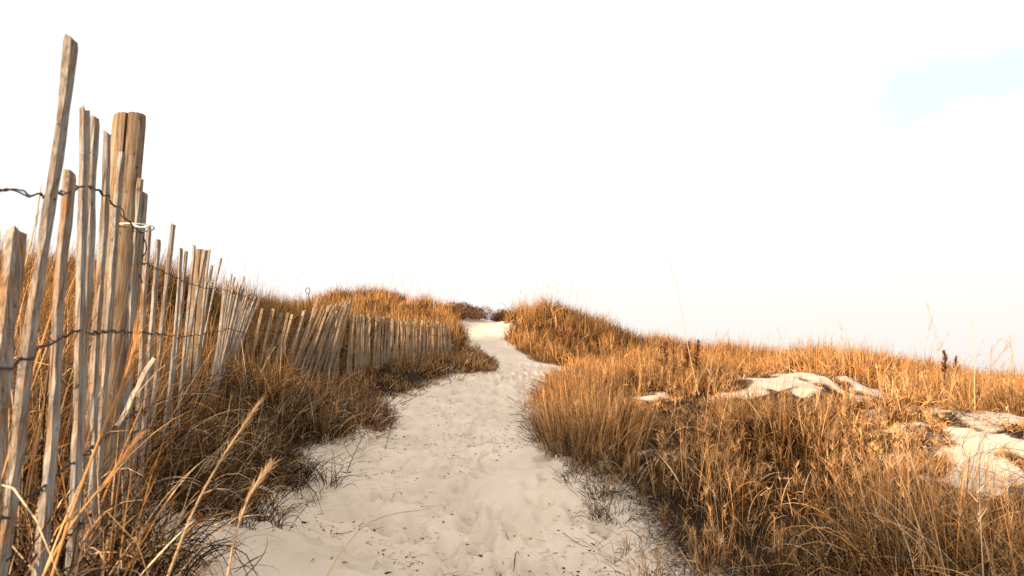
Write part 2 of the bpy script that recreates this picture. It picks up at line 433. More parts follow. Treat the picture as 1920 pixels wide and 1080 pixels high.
# ------------------------------------------------------------------ grass blades
def blades(bp, L, W, az, th0, curve, segs, col, wob=.25, jit=True):
    """vectorised curved ribbons. bp Nx3, everything else N. returns verts, faces, colours"""
    N = len(bp)
    ds = L / segs
    pos = bp.copy(); V = np.empty((N, segs + 1, 2, 3), dtype=np.float32)
    rv = rng.normal(size=(N, 3)); rv /= np.linalg.norm(rv, axis=1)[:, None]
    a = az.copy(); w1 = rng.normal(size=N) * wob
    th = th0.copy()
    for k in range(segs + 1):
        s = k / segs
        th_ = np.clip(th0 + curve * s ** 1.4, -.2, 2.7)
        a_ = az + w1 * s * 2
        t = np.stack([np.sin(th_) * np.cos(a_), np.sin(th_) * np.sin(a_), np.cos(th_)], 1)
        sd_ = np.cross(t, rv); sd_ /= (np.linalg.norm(sd_, axis=1)[:, None] + 1e-6)
        w = W * (0.75 + .5 * s) * (1 - s ** 2.2) + W * .08
        V[:, k, 0] = pos - sd_ * w[:, None] * .5
        V[:, k, 1] = pos + sd_ * w[:, None] * .5
        pos = pos + t * ds[:, None]
    base = (np.arange(N) * (segs + 1) * 2)[:, None]
    k = np.arange(segs)[None, :] * 2
    f = np.stack([base + k, base + k + 1, base + k + 3, base + k + 2], -1).reshape(-1, 4)
    c = np.repeat(col, (segs + 1) * 2, axis=0)
    return V.reshape(-1, 3), f, c, pos

def low(x, y):
    """shorter grass in front of the bare hollows and of the far fence"""
    m = np.ones_like(x)
    for bx, by, rx, ry in BARE_W:
        d = np.sqrt(((x - bx * .92) / (rx + .5)) ** 2 + ((y - by + 1.1) / (ry + 1.4)) ** 2)
        if ry < .3: continue
        m = np.minimum(m, .14 + .86 * sstep(.6, 1.15, d))
    fx = np.interp(y, [8, 9.2, 10.5, 11.2, 15.2, 17], [-3.4, -3.4, -2.6, -2.5, -1.3, -1.0])
    d = np.sqrt(((x - fx - .4) / 1.3) ** 2 + (np.clip(np.abs(y - 12) - 3.0, 0, 9) / 1.2) ** 2)
    return np.minimum(m, .52 + .48 * sstep(.5, 1.1, d))

class Bag:
    def __init__(s): s.v = []; s.f = []; s.c = []; s.n = 0
    def add(s, v, f, c):
        s.v.append(v); s.f.append(f + s.n); s.c.append(c); s.n += len(v)
    def build(s, name, label, cat='grass', kind='stuff', origin=None, group=None):
        if not s.v: return None
        o = mesh_obj(name, np.vstack(s.v), np.vstack(s.f), M_GRASS, origin=origin, col=np.vstack(s.c))
        tag(o, label, cat, group, kind); return o

PAL_LEAF_SHADE = np.array([(.10, .056, .029), (.055, .031, .017), (.030, .017, .010), (.17, .10, .053), (.40, .29, .185), (.62, .49, .34), (.40, .23, .10)])  # leaf tones with foreground shade put into the darks, highlights into the pale ones
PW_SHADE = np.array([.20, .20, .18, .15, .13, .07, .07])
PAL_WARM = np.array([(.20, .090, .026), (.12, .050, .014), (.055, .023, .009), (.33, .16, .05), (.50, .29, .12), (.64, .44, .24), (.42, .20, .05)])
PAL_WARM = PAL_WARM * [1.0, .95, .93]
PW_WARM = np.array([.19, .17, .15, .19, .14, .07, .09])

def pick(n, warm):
    a = PAL_LEAF_SHADE[rng.choice(7, n, p=PW_SHADE)]; b = PAL_WARM[rng.choice(7, n, p=PW_WARM)]
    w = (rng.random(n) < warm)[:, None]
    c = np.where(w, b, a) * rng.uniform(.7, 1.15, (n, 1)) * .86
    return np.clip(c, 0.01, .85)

def scatter(bag, n_tuft, region, per, hfun, warmfun, segs, wmin, wk, stalk=.25, radius=.10, heads=0.0, thr=.25, droop=1.0):
    """tufts scattered over region=(x0,x1,y0,y1) where cover() says grass grows"""
    x = rng.uniform(region[0], region[1], n_tuft); y = rng.uniform(region[2], region[3], n_tuft)
    ok = (np.abs(x) < y * .80 + 1.0)
    if len(region) > 4: ok &= region[4](x, y)
    x, y = x[ok], y[ok]
    c = cover(x, y)
    patch = fbm(x * 1.1, y * 1.1, 3, 60)
    keep = (rng.random(len(x)) < c * (0.22 + 1.0 * sstep(.36, .6, patch)))
    x, y, patch = x[keep], y[keep], patch[keep]
    pdist = path_d(x, y)
    hs = hfun(x, y) * rng.uniform(.5, 1.25, len(x)) * (.55 + .45 * sstep(0, .45, pdist)) * (.62 + .65 * sstep(.35, .65, patch)) * low(x, y)
    m = rng.poisson(per, len(x)) + 2
    ti = np.repeat(np.arange(len(x)), m); N = len(ti)
    rad = radius * (.5 + hs[ti]) * np.sqrt(rng.random(N)); ra = rng.uniform(0, 2 * np.pi, N)
    bx = x[ti] + rad * np.cos(ra); by = y[ti] + rad * np.sin(ra)
    bz = height(bx, by) - .02
    tone = np.exp((fbm(x * .55 + 9, y * .55, 3, 77) - .5) * 2.0) * .85
    is_st = rng.random(N) < stalk * (.3 + 1.4 * rng.random(len(x)))[ti]
    L = hs[ti] * np.where(is_st, rng.uniform(.75, 1.35, N), rng.uniform(.45, 1.25, N))
    outw = rad / (radius * (.5 + hs[ti]) + 1e-6)
    az = ra + rng.normal(size=N) * .7
    th0 = np.where(is_st, np.abs(rng.normal(size=N)) * .10 + .12 * outw, .12 + .55 * outw * rng.random(N) + np.abs(rng.normal(size=N)) * .2)
    cu = np.where(is_st, np.abs(rng.normal(size=N)) * .18, droop * rng.gamma(2.2, .55, N))
    # a light wind from the left leans everything to the right
    az = np.where(rng.random(N) < .15, rng.normal(size=N) * .9, az)
    cu = cu + np.where(rng.random(N) < .12, rng.uniform(.8, 1.8, N), 0)
    dist = np.hypot(bx, by)
    W = np.maximum(wmin * rng.uniform(.6, 1.4, N), wk * dist) * np.where(is_st, .8, 1.0)
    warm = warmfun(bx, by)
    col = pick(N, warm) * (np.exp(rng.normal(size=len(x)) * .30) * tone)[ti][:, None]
    dim = np.where(col[:, 0] < .30, .54, .98)[:, None]      # painted shade: darker stems dimmed further, pale ones kept as highlights
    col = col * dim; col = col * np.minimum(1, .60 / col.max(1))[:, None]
    W = np.where(dist < 3.2, np.minimum(W * np.where(col[:, 0] > .33, 1.3, .95), .0042), W * np.where(col[:, 0] > .33, 1.35, .95))
    col[is_st] = col[is_st] * .6 + np.array([.48, .26, .105]) * .32 * rng.uniform(.8, 1.2, (int(is_st.sum()), 1))
    # old thatch low in the tuft, darkened as painted shade
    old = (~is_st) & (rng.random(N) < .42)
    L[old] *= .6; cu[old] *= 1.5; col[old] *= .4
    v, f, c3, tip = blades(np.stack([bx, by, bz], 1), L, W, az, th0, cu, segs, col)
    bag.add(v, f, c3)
    if heads > 0:
        sel = np.where(is_st & (rng.random(N) < heads))[0]
        if len(sel):
            K = 16
            hi = np.repeat(sel, K); n2 = len(hi)
            fr = rng.random(n2)
            # straight top part of the stalk: approximate with the stalk direction
            th_ = th0[hi] + cu[hi] * .8
            t = np.stack([np.sin(th_) * np.cos(az[hi]), np.sin(th_) * np.sin(az[hi]), np.cos(th_)], 1)
            b0 = tip[hi] - t * (L[hi] / segs)[:, None] - t * (fr * L[hi] * .30)[:, None]
            v, f, c3, _ = blades(b0, rng.uniform(.02, .055, n2), np.maximum(W[hi] * .55, .0012), az[hi] + rng.normal(size=n2) * 1.6,
                                 th_ * .6 + rng.uniform(.15, .75, n2), rng.uniform(0, .6, n2), 1, np.clip(col[hi] * 1.3 + np.array([.14, .10, .06]), 0, .8))
            bag.add(v, f, c3)

def strands(bag, n, y0, y1, side, seed_w):
    # limp stems lying from the grass edge out onto the sand
    y = y0 + (y1 - y0) * rng.random(n) ** 1.4
    e_ = np.interp(y, PE[:, 0], PE[:, 1 if side < 0 else 2])
    x = e_ + side * rng.uniform(-.10, .35, n)
    z = height(x, y) + .01
    az = (0 if side < 0 else np.pi) + rng.normal(size=n) * 1.4
    v, f, c, _ = blades(np.stack([x, y, z], 1), rng.uniform(.08, .28, n), np.maximum(.0026, .0008 * y), az, rng.uniform(.8, 1.4, n), rng.uniform(0, .6, n), 6, pick(n, .4), wob=1.0)
    bag.add(v, f, c)

fence_x = lambda y: -0.9 - .37 * (y - 1.5)          # line of the near fence
def behind(x, y): return x < np.where(y < 8.6, fence_x(y) - .10, np.interp(y, [8.6, 10, 11, 15, 18, 30], [-3.5, -3.2, -2.8, -1.35, -1.2, -1.5]))

# grass added on the unseen ridge to break up its shadow edge
bag = Bag()
n = 9000
q = rng.uniform(13, 23, n); p = rng.uniform(-22, 24, n)
x = q * SUN_H[0] + p * SUN_H[1]; y = q * SUN_H[1] - p * SUN_H[0]
k = fbm(x * .8, y * .8, 3, 14) > .46; x, y = x[k], y[k]; n = len(x)
v, f, c, _ = blades(np.stack([x, y, height(x, y)], 1), rng.uniform(.12, .42, n), np.full(n, .03), rng.uniform(0, 6.28, n), np.abs(rng.normal(size=n)) * .3, rng.uniform(0, 1.2, n), 3, pick(n, .8))
bag.add(v, f, c)
bag.build('dune_grass', 'dry grass added on the unseen ridge to soften its shadow')

# near left verge, between fence and path
bag = Bag()
lv = lambda x, y: (~behind(x, y)) & (x < 0) & (np.hypot(x, y) > 1.25)
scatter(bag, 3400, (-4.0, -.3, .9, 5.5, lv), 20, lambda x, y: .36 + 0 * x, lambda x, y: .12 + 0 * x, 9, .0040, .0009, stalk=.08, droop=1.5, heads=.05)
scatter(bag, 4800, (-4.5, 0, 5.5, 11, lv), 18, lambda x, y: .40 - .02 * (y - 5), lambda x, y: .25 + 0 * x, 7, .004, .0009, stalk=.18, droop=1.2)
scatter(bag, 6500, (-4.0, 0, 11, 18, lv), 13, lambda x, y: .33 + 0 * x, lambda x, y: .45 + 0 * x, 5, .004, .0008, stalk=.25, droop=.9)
strands(bag, 600, 1.8, 15, -1, 0)
bag.build('dune_grass', 'curly brown dead grass between the picket fence and the sandy path')
# behind the fence
bag = Bag()
lb = lambda x, y: behind(x, y) & (np.hypot(x, y) > 1.75)
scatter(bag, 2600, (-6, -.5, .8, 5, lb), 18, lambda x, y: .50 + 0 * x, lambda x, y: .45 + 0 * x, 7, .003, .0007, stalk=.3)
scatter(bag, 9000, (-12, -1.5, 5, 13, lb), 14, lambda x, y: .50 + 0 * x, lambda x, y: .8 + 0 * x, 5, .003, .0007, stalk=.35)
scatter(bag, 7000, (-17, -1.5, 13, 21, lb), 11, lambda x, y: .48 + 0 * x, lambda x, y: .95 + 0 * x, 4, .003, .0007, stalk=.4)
bag.build('dune_grass', 'orange dry grass covering the slope behind the picket fence')
# right side
bag = Bag()
rt = lambda x, y: (x > np.interp(y, PE[:, 0], .5 * (PE[:, 1] + PE[:, 2]))) & (np.hypot(x, y) > 2.0)
scatter(bag, 6200, (.2, 5.6, 1.9, 6.2, rt), 19, lambda x, y: .35 + .07 * sstep(1.5, 3.5, x), lambda x, y: .5 + .3 * sstep(1, 3, x), 9, .0036, .0009, stalk=.17, heads=.4, droop=1.35)
strands(bag, 600, 2.4, 15, 1, 0)
n = 420                                              # roots and fallen stems trailing over the bare hollow
x = rng.uniform(2.4, 4.0, n); y = rng.uniform(3.4, 6.4, n); k = bare(x, y) > .3; x, y = x[k], y[k]; n = len(x)
v, f, c, _ = blades(np.stack([x, y, height(x, y) + .008], 1), rng.uniform(.08, .40, n), rng.uniform(.002, .0042, n), rng.uniform(0, 6.28, n), rng.uniform(.7, 1.5, n), rng.uniform(0, .8, n), 7, pick(n, .3) * .5, wob=1.4)
bag.add(v, f, c)
bag.build('dune_grass', 'tangled orange and brown grass filling the near right corner by the path')
bag = Bag()
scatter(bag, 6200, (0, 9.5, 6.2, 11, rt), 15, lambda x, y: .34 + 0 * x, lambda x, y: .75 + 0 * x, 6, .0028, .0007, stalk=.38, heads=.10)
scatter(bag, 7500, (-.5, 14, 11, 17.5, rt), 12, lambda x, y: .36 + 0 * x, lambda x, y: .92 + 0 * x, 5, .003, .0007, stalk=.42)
bag.build('dune_grass', 'golden upright grass on the rise right of the path, round the bare sand hollows')
# far dunes
bag = Bag()
scatter(bag, 16000, (-1.5, 22, 17.5, 27, rt), 9, lambda x, y: .44 + 0 * x, lambda x, y: 1.0 + 0 * x, 4, .003, .00065, stalk=.42)
scatter(bag, 3000, (-2, 22, 27, 33, rt), 7, lambda x, y: .44 + 0 * x, lambda x, y: 1.0 + 0 * x, 4, .003, .00065, stalk=.42)
bag.build('dune_grass', 'orange grass on the rounded dune and ridge right of the path crest')
bag = Bag()
lf = lambda x, y: (x < np.interp(y, PE[:, 0], .5 * (PE[:, 1] + PE[:, 2])))
scatter(bag, 20000, (-24, -.5, 18, 36, lf), 9, lambda x, y: .46 + 0 * x, lambda x, y: 1.0 + 0 * x, 4, .003, .00065, stalk=.42)
bag.build('dune_grass', 'orange grass on the far dune left of the path crest')

print('blades done')

# ------------------------------------------------------------------ tubes
def tube(pts, rad, sides=6, closed=False, caps=True):
    pts = np.asarray(pts, float); n = len(pts)
    rad = np.broadcast_to(np.asarray(rad, float), (n,))
    tg = np.gradient(pts, axis=0); tg /= np.linalg.norm(tg, axis=1)[:, None] + 1e-9
    ref = np.array([0, 0, 1.0]) if abs(tg[0][2]) < .9 else np.array([1.0, 0, 0])
    u = np.cross(tg[0], ref); u /= np.linalg.norm(u)
    vs = []
    for i in range(n):
        u = u - tg[i] * u.dot(tg[i]); u /= np.linalg.norm(u) + 1e-9
        w = np.cross(tg[i], u)
        for k in range(sides):
            a_ = 2 * math.pi * k / sides
            vs.append(pts[i] + (u * math.cos(a_) + w * math.sin(a_)) * rad[i])
    fs = []
    for i in range(n - 1):
        for k in range(sides):
            k2 = (k + 1) % sides
            fs.append((i * sides + k, i * sides + k2, (i + 1) * sides + k2, (i + 1) * sides + k))
    if caps:
        fs.append(tuple(range(sides))[::-1]); fs.append(tuple((n - 1) * sides + k for k in range(sides)))
    return np.array(vs), fs

def merge(parts):
    V_, F_ = [], []; n_ = 0
    for v, f in parts:
        V_.append(v); F_ += [tuple(i + n_ for i in q) for q in f]; n_ += len(v)
    return np.vstack(V_), F_

def curve_pts(ctrl, n):
    ctrl = np.asarray(ctrl, float)
    # Catmull-Rom
    c = np.vstack([2 * ctrl[0] - ctrl[1], ctrl, 2 * ctrl[-1] - ctrl[-2]])
    out = []
    m = len(ctrl) - 1
    for s in np.linspace(0, m - 1e-6, n):
        i = int(s); t = s - i
        p0, p1, p2, p3 = c[i], c[i + 1], c[i + 2], c[i + 3]
        out.append(.5 * ((2 * p1) + (-p0 + p2) * t + (2 * p0 - 5 * p1 + 4 * p2 - p3) * t * t + (-p0 + 3 * p1 - 3 * p2 + p3) * t ** 3))
    return np.array(out)

# ------------------------------------------------------------------ pickets
def picket_mesh(base, top, along, wid=.036, thk=.013, seg=16, seed=0, tw0=-.24, tws=.06):
    """split-wood lath from base to top; along = horizontal unit vector of the fence line"""
    r = np.random.default_rng(seed)
    base = np.asarray(base, float); top = np.asarray(top, float)
    ax = top - base; L = np.linalg.norm(ax); ax /= L
    al = np.array([along[0], along[1], 0.0]); al -= ax * al.dot(ax); al /= np.linalg.norm(al)
    tw = tw0 + r.normal() * tws
    nr = np.cross(ax, al)
    al, nr = al * math.cos(tw) + nr * math.sin(tw), nr * math.cos(tw) - al * math.sin(tw)
    # six-sided cross section
    sh = np.array([(-.5, -.42), (-.1, -.5), (.5, -.46), (.5, .44), (.05, .5), (-.5, .46)]) * [wid, thk]
    sh = sh * (1 + r.normal(size=sh.shape) * .10)
    bow = r.normal(size=2) * .006
    ph = r.uniform(0, 6, 4)
    ss = np.linspace(0, 1, seg); ss[-2] = 1 - .012 / L * 1.2
    vs = []
    for i, s in enumerate(ss):
        k = 1 + .07 * math.sin(s * 9 + ph[0]) + .05 * math.sin(s * 23 + ph[1]) + r.normal() * .035
        kt = 1 + .10 * math.sin(s * 11 + ph[2]) + r.normal() * .05
        if i == seg - 1: k *= .97; kt *= .90
        if i < seg - 2 and r.random() < .12: k *= .90; kt *= .92
        off = al * (bow[0] * math.sin(math.pi * s) + .0025 * math.sin(s * 14 + ph[3])) + nr * (bow[1] * math.sin(math.pi * s) + .002 * math.sin(s * 10 + ph[1]))
        c_ = base + ax * (L * s) + off
        for j, (a_, b_) in enumerate(sh):
            jz = 0
            if i == seg - 1: jz = r.uniform(-.005, .003)
            vs.append(c_ + al * (a_ * k + r.normal() * .0008) + nr * (b_ * kt + r.normal() * .0006) + ax * jz)
    fs = []
    for i in range(seg - 1):
        for j in range(6):
            j2 = (j + 1) % 6
            fs.append((i * 6 + j, i * 6 + j2, (i + 1) * 6 + j2, (i + 1) * 6 + j))
    fs.append((5, 4, 3, 2, 1, 0)); fs.append(tuple((seg - 1) * 6 + j for j in range(6)))
    return np.array(vs), fs

def post_mesh(base, top, rad, seed=0, crack=True, flat=None):
    r = np.random.default_rng(seed)
    base = np.asarray(base, float); top = np.asarray(top, float)
    ax = top - base; L = np.linalg.norm(ax); ax /= L
    u = np.cross(ax, [0, 1, 0]); u /= np.linalg.norm(u); w = np.cross(ax, u)
    n = 72; seg = 22; ph = r.uniform(0, 6, 6)
    vs = []
    fr = math.atan2(-w[1], -u[1])     # roughly towards the viewer
    for i in range(seg):
        s = i / (seg - 1); c_ = base + ax * L * s
        for k in range(n):
            a_ = 2 * math.pi * k / n
            # squarish log with rounded corners
            ca, sa = math.cos(a_ - .5), math.sin(a_ - .5)
            sq = 1 / (abs(ca) ** 3.2 + abs(sa) ** 3.2) ** (1 / 3.2)
            rr = rad * (.93 * sq) * (1 + .010 * math.sin(3 * a_ + ph[0] + s * 2) + .005 * math.sin(7 * a_ + ph[1] + 3 * s) + .004 * r.normal())
            if crack and k == CRACK_K: rr *= .72
            z = 0
            if i == seg - 1: z = .010 * math.sin(a_ + ph[2]) + r.normal() * .0006; rr *= .97
            if i == seg - 2: z = -.006 + .010 * math.sin(a_ + ph[2]) + L / seg * .8
            vs.append(c_ + (u * math.cos(a_) + w * math.sin(a_)) * rr + ax * z)
    fs = []
    for i in range(seg - 1):
        for k in range(n):
            k2 = (k + 1) % n
            fs.append((i * n + k, i * n + k2, (i + 1) * n + k2, (i + 1) * n + k))
    c0 = len(vs); vs.append(top - ax * .004)
    for k in range(n): fs.append(((seg - 1) * n + k, (seg - 1) * n + (k + 1) % n, c0))
    return np.array(vs), fs
CRACK_K = 22

def wire_mesh(stations, nrm, r_w=.0014, off=.0085, sides=5, sub=18, hang=0.0):
    """two strands twisted together between the laths and passing either side of each lath. stations: Nx3"""
    st = np.asarray(stations, float); out = []
    for strand in (0, 1):
        pts = []
        for i in range(len(st) - 1):
            A, B = st[i], st[i + 1]; L = np.linalg.norm(B - A); d = (B - A) / L
            up = np.array([0, 0, 1.0]); up -= d * up.dot(d); up /= np.linalg.norm(up)
            nn = np.cross(d, up)
            turns = 3 + (i % 2)
            for k in range(sub):
                s = k / sub
                env = max(0, 1 - min(s, 1 - s) / .26)
                rad = .0021 + (off - .0021) * sstep(0, 1, env)
                ang = math.pi * strand + (i * 0) + 2 * math.pi * turns * sstep(.18, .82, s) * .5 * 2
                p = A + (B - A) * s + (nn * math.cos(ang) + up * math.sin(ang) * .8) * rad
                p = p + up * (-hang * 4 * s * (1 - s)) + up * .003 * math.sin(s * 9 + i * 2.1)
                pts.append(p)
        pts.append(st[-1])
        out.append(tube(np.array(pts), r_w, sides))
    return merge(out)

# ---- near fence
FD = np.array([-.37, 1.0]); FD /= np.linalg.norm(FD)
def near_t(px): return -.345 / ((px - 960) / F + .37)
# photo x at mid height, top x, top y
NEAR = [(18, 33, 430), (60, 133, 70), (105, 127, 320), (143, 156, 203), (170, 181, 221), (189, 202, 249), (209, 230, 283),
        (244, 264, 335), (254, 271, 360), (268, 279, 425), (284, 296, 448), (307, 326, 419), (326, 340, 465), (336, 350, 471),
        (350, 364, 460), (362, 384, 468), (376, 393, 468), (384, 398, 498), (390, 415, 484)]
fence = empty('picket_fence', P(235, 1010, 2.0))
tag(fence, 'near weathered grey picket fence with rusty twisted wires along the left edge', 'fence')
stations = []; tilt = []
seed = 100
pk_base = []; pk_top = []
for mxp, tx, ty in NEAR:
    t = near_t(mxp)
    mid = P(mxp, 600, t)
    lean_t = t + (.04 if tx - mxp < 40 else .0)
    top = P(tx, ty, lean_t)
    d = (top - mid); d /= np.linalg.norm(d)
    gz = float(height(mid[0], mid[1]))
    k = (mid[2] - gz + .12) / d[2]
    base = mid - d * k
    pk_base.append(base); pk_top.append(top)
# the run recedes, leaning more and more to the right
y = 5.35
i = 0
while y < 8.9:
    r = np.random.default_rng(500 + i)
    x = fence_x(y) + r.normal() * .015
    gz = float(height(x, y))
    lean = np.interp(y, [5, 6.2, 7.4, 8.9], [.08, .17, .25, .30]) + r.normal() * .03
    Ltot = np.interp(y, [5, 6, 7.5, 8.9], [1.04, 1.06, 1.0, .92]) * r.uniform(.88, 1.08)
    top = np.array([x + Ltot * math.sin(lean), y + .25 * Ltot * math.sin(lean), gz + Ltot * math.cos(lean)])
    base = np.array([x - .1 * math.sin(lean), y, gz - .12])
    pk_base.append(base); pk_top.append(top)
    y += r.uniform(.042, .065); i += 1
for i, (b_, t_) in enumerate(zip(pk_base, pk_top)):
    v, f = picket_mesh(b_, t_, FD, wid=.029 if i == 0 else (.023 if i < 19 else .019), tws=.06 if i < 19 else .3, thk=.0120 if i < 1 else (.0098 if i < 14 else .0115), seed=700 + i, seg=30 if i < 20 else 10)
    mesh_obj('picket', v, f, M_PICK, fence, origin=b_)
print('near pickets', len(pk_base))

# posts of the near fence
def post_at(px_top, py_top, t, rad, parent, seed, name='post'):
    top = P(px_top, py_top, t)
    base = np.array([top[0] - .02, top[1] - .01, float(height(top[0], top[1])) - .2])
    v, f = post_mesh(base, top, rad, seed)
    return mesh_obj(name, v, f, M_POST, parent, origin=base), base, top
post1, pb1, pt1 = post_at(243, 222, 1.98, .045, fence, 3)
post2, pb2, pt2 = post_at(377, 472, 4.55, .050, fence, 4)

# wires follow the laths; height as the photo shows it at each lath
def wire_z(ix, ctrl):
    """ctrl: list of (photo x, photo y) of the wire; gives the point on each lath"""
    pts = []
    for b_, t_ in zip(pk_base, pk_top):
        best = None
        for s in np.linspace(0.02, 1.0, 120):
            p = b_ + (t_ - b_) * s
            r_ = p - np.array([0, 0, CAM_H]); fw = r_[1] * CP + r_[2] * SP; up_ = -r_[1] * SP + r_[2] * CP
            X_ = 960 + F * r_[0] / fw; Y_ = 540 - F * up_ / fw
            want = np.interp(X_, [c[0] for c in ctrl], [c[1] for c in ctrl])
            e_ = abs(Y_ - want)
            if best is None or e_ < best[0]: best = (e_, p)
        pts.append(best[1])
    return np.array(pts)
NRM = np.array([FD[1], -FD[0], 0])
W1a = [(0, 352), (60, 362), (105, 368), (128, 352), (152, 350), (178, 352), (200, 372), (228, 398), (250, 432)]
W1b = [(250, 488), (275, 497), (300, 508), (340, 524), (380, 538), (420, 543), (455, 552), (480, 566), (500, 580)]
W2 = [(0, 702), (25, 690), (60, 655), (100, 634), (150, 623), (230, 621), (300, 628), (335, 633), (400, 622), (430, 616), (465, 628), (500, 640)]
W3 = [(0, 980), (60, 925), (110, 880), (160, 850), (250, 775), (300, 760), (350, 735), (400, 700), (450, 690), (500, 680)]
W4 = [(0, 1120), (40, 1040), (120, 1010), (250, 900), (300, 860), (400, 760), (460, 720), (500, 700)]
s1 = wire_z(0, W1a); n1 = 9
seg_a = np.vstack([[P(-60, 342, 1.0), P(40, 362, 1.04)], s1[1:n1]])
v, f = wire_mesh(seg_a, NRM, off=.0080); mesh_obj('wire', v, f, M_WIRE, fence)
# the loose end hangs and is hooked back down behind the post
p0 = s1[n1 - 1]
loose = curve_pts([p0, p0 + [.012, .01, -.05], p0 + [-.004, .0, -.10], p0 + [.012, .0, -.15]], 24)
v, f = tube(loose, .0017, 5); mesh_obj('wire', v, f, M_WIRE, fence)
s1b = wire_z(0, W1b)
v, f = wire_mesh(s1b[8:], NRM, off=.0080, sub=14); mesh_obj('wire', v, f, M_WIRE, fence)
for Wc, nm in ((W2, 0), (W3, 1), (W4, 2)):
    s_ = wire_z(0, Wc)
    lead = s_[0] + np.array([FD[0], FD[1], 0]) * -.35
    v, f = wire_mesh(np.vstack([[lead], s_]), NRM, r_w=.0019, off=.0080, sub=14); mesh_obj('wire', v, f, M_WIRE, fence)
# white plastic tie round the post and the laths
ct = P(240, 424, 1.93)
lp = []
for k in range(49):
    a_ = 2 * math.pi * k / 48
    lp.append(ct + np.array([math.cos(a_) * .050 + .003, math.sin(a_) * .065 + .02, .006 * math.sin(a_ + 1)]))
v, f = tube(np.array(lp), .0022, 6, caps=False); v2, f2 = tube(curve_pts([lp[40], lp[40] + np.array([.03, -.005, -.012]), lp[40] + np.array([.055, 0, -.004])], 10), .0024, 6)
v, f = merge([(v, f), (v2, f2)])
mesh_obj('cable_tie', v, f, M_TIE, fence, smooth=True)

# ---- far fence: dark spaced laths, a leaning bundle, then the long row
fence2 = empty('picket_fence', P(600, 705, 10.6))
tag(fence2, 'far picket fence with a bundle of leaning pickets, ending beside the bend of the path', 'fence')
far_b, far_t = [], []
def lath(px, t, py_top, lean_px, ln, sd_, along, wid=.036, store=True):
    """foot at photo x px and depth t"""
    x, yy = (px - 960) / F * t, t * 1.0
    gz = float(height(x, yy))
    top = P(px + lean_px, py_top, t * 1.0)
    top[1] = yy + abs(top[0] - x) * .15
    b_ = np.array([x, yy, gz - .12])
    d_ = top - b_; 
    v, f = picket_mesh(b_, top, along, wid=wid, thk=.013, seed=sd_, seg=8, tw0=0, tws=.45)
    mesh_obj('picket', v, f, M_PICK2, fence2, origin=b_)
    if store: far_b.append(b_); far_t.append(top)
r = np.random.default_rng(8)
al0 = np.array([.9, .4]); al0 /= np.linalg.norm(al0)
for i in range(8):
    lath(472 + i * 12 + r.normal() * 2, 9.3 + i * .13, 582 + r.normal() * 4 + (6 if i in (1,) else 0), 27 + r.normal() * 5, 1, 900 + i, al0)
al1 = np.array([.75, .66])
tops = [(594, 552), (600, 556), (592, 578), (606, 580), (612, 572), (617, 569), (624, 573), (628, 568), (633, 571), (637, 567), (641, 572), (645, 566), (649, 569), (652, 563), (655, 560), (651, 576), (640, 583), (622, 588), (603, 570), (619, 580), (630, 566), (644, 575), (648, 561)]
for i, (tx, ty) in enumerate(tops):
    bx = 540 + i * 6.0 + r.normal() * 4 if i < 15 else tx - 48 + r.normal() * 5
    lath(bx, 10.0 + i * .06 + r.normal() * .05, ty, tx - bx, 1, 950 + i, al1, wid=.034)
al2 = np.array([1.33, 4.0]); al2 /= np.linalg.norm(al2)
n3 = 56
for i in range(n3):
    s = i / (n3 - 1)
    t = 11.1 + 4.0 * s
    xw = (652 + 0) ; X0 = (650 - 960) / F * 11.1; X1 = (846 - 960) / F * 15.1
    xx = X0 + (X1 - X0) * s
    px = 960 + xx / t * F
    lath(px + r.normal() * .8, t, np.interp(s, [0, .3, .6, 1], [592, 596, 605, 609]) + r.normal() * 3 - (5 if r.random() < .1 else 0), r.normal() * 3 + 3 - 2 * s, 1, 1000 + i, np.array([.8, .6]), wid=.031)
fb = np.array(far_b); ft = np.array(far_t)
for fr_, ph in ((.90, 0), (.70, 1), (.42, 2), (.25, 3)):
    st = fb + (ft - fb) * (fr_ + .02 * np.sin(np.arange(len(fb)) * .35 + ph))[:, None]
    st[:, 1] -= .012
    v, f = tube(st, .0035, 4); mesh_obj('wire', v, f, M_WIRE, fence2)
for (px, py, t) in ((634, 584, 10.9),):
    top = P(px, py, t); base = np.array([top[0], top[1], float(height(top[0], top[1])) - .2])
    v, f = post_mesh(base, top, .04, int(px)); mesh_obj('post', v, f, M_POST, fence2, origin=base)

# ------------------------------------------------------------------ broken bleached stick in the grass
b_ = P(222, 800, 1.78); t_ = P(288, 672, 1.85)
v, f = picket_mesh(b_, t_, np.array([1, .1]), wid=.013, thk=.006, seed=77, seg=10)
o = mesh_obj('broken_picket', v, f, M_STICK, origin=b_)
tag(o, 'short bleached broken piece of picket leaning in the grass against the near fence', 'stick')

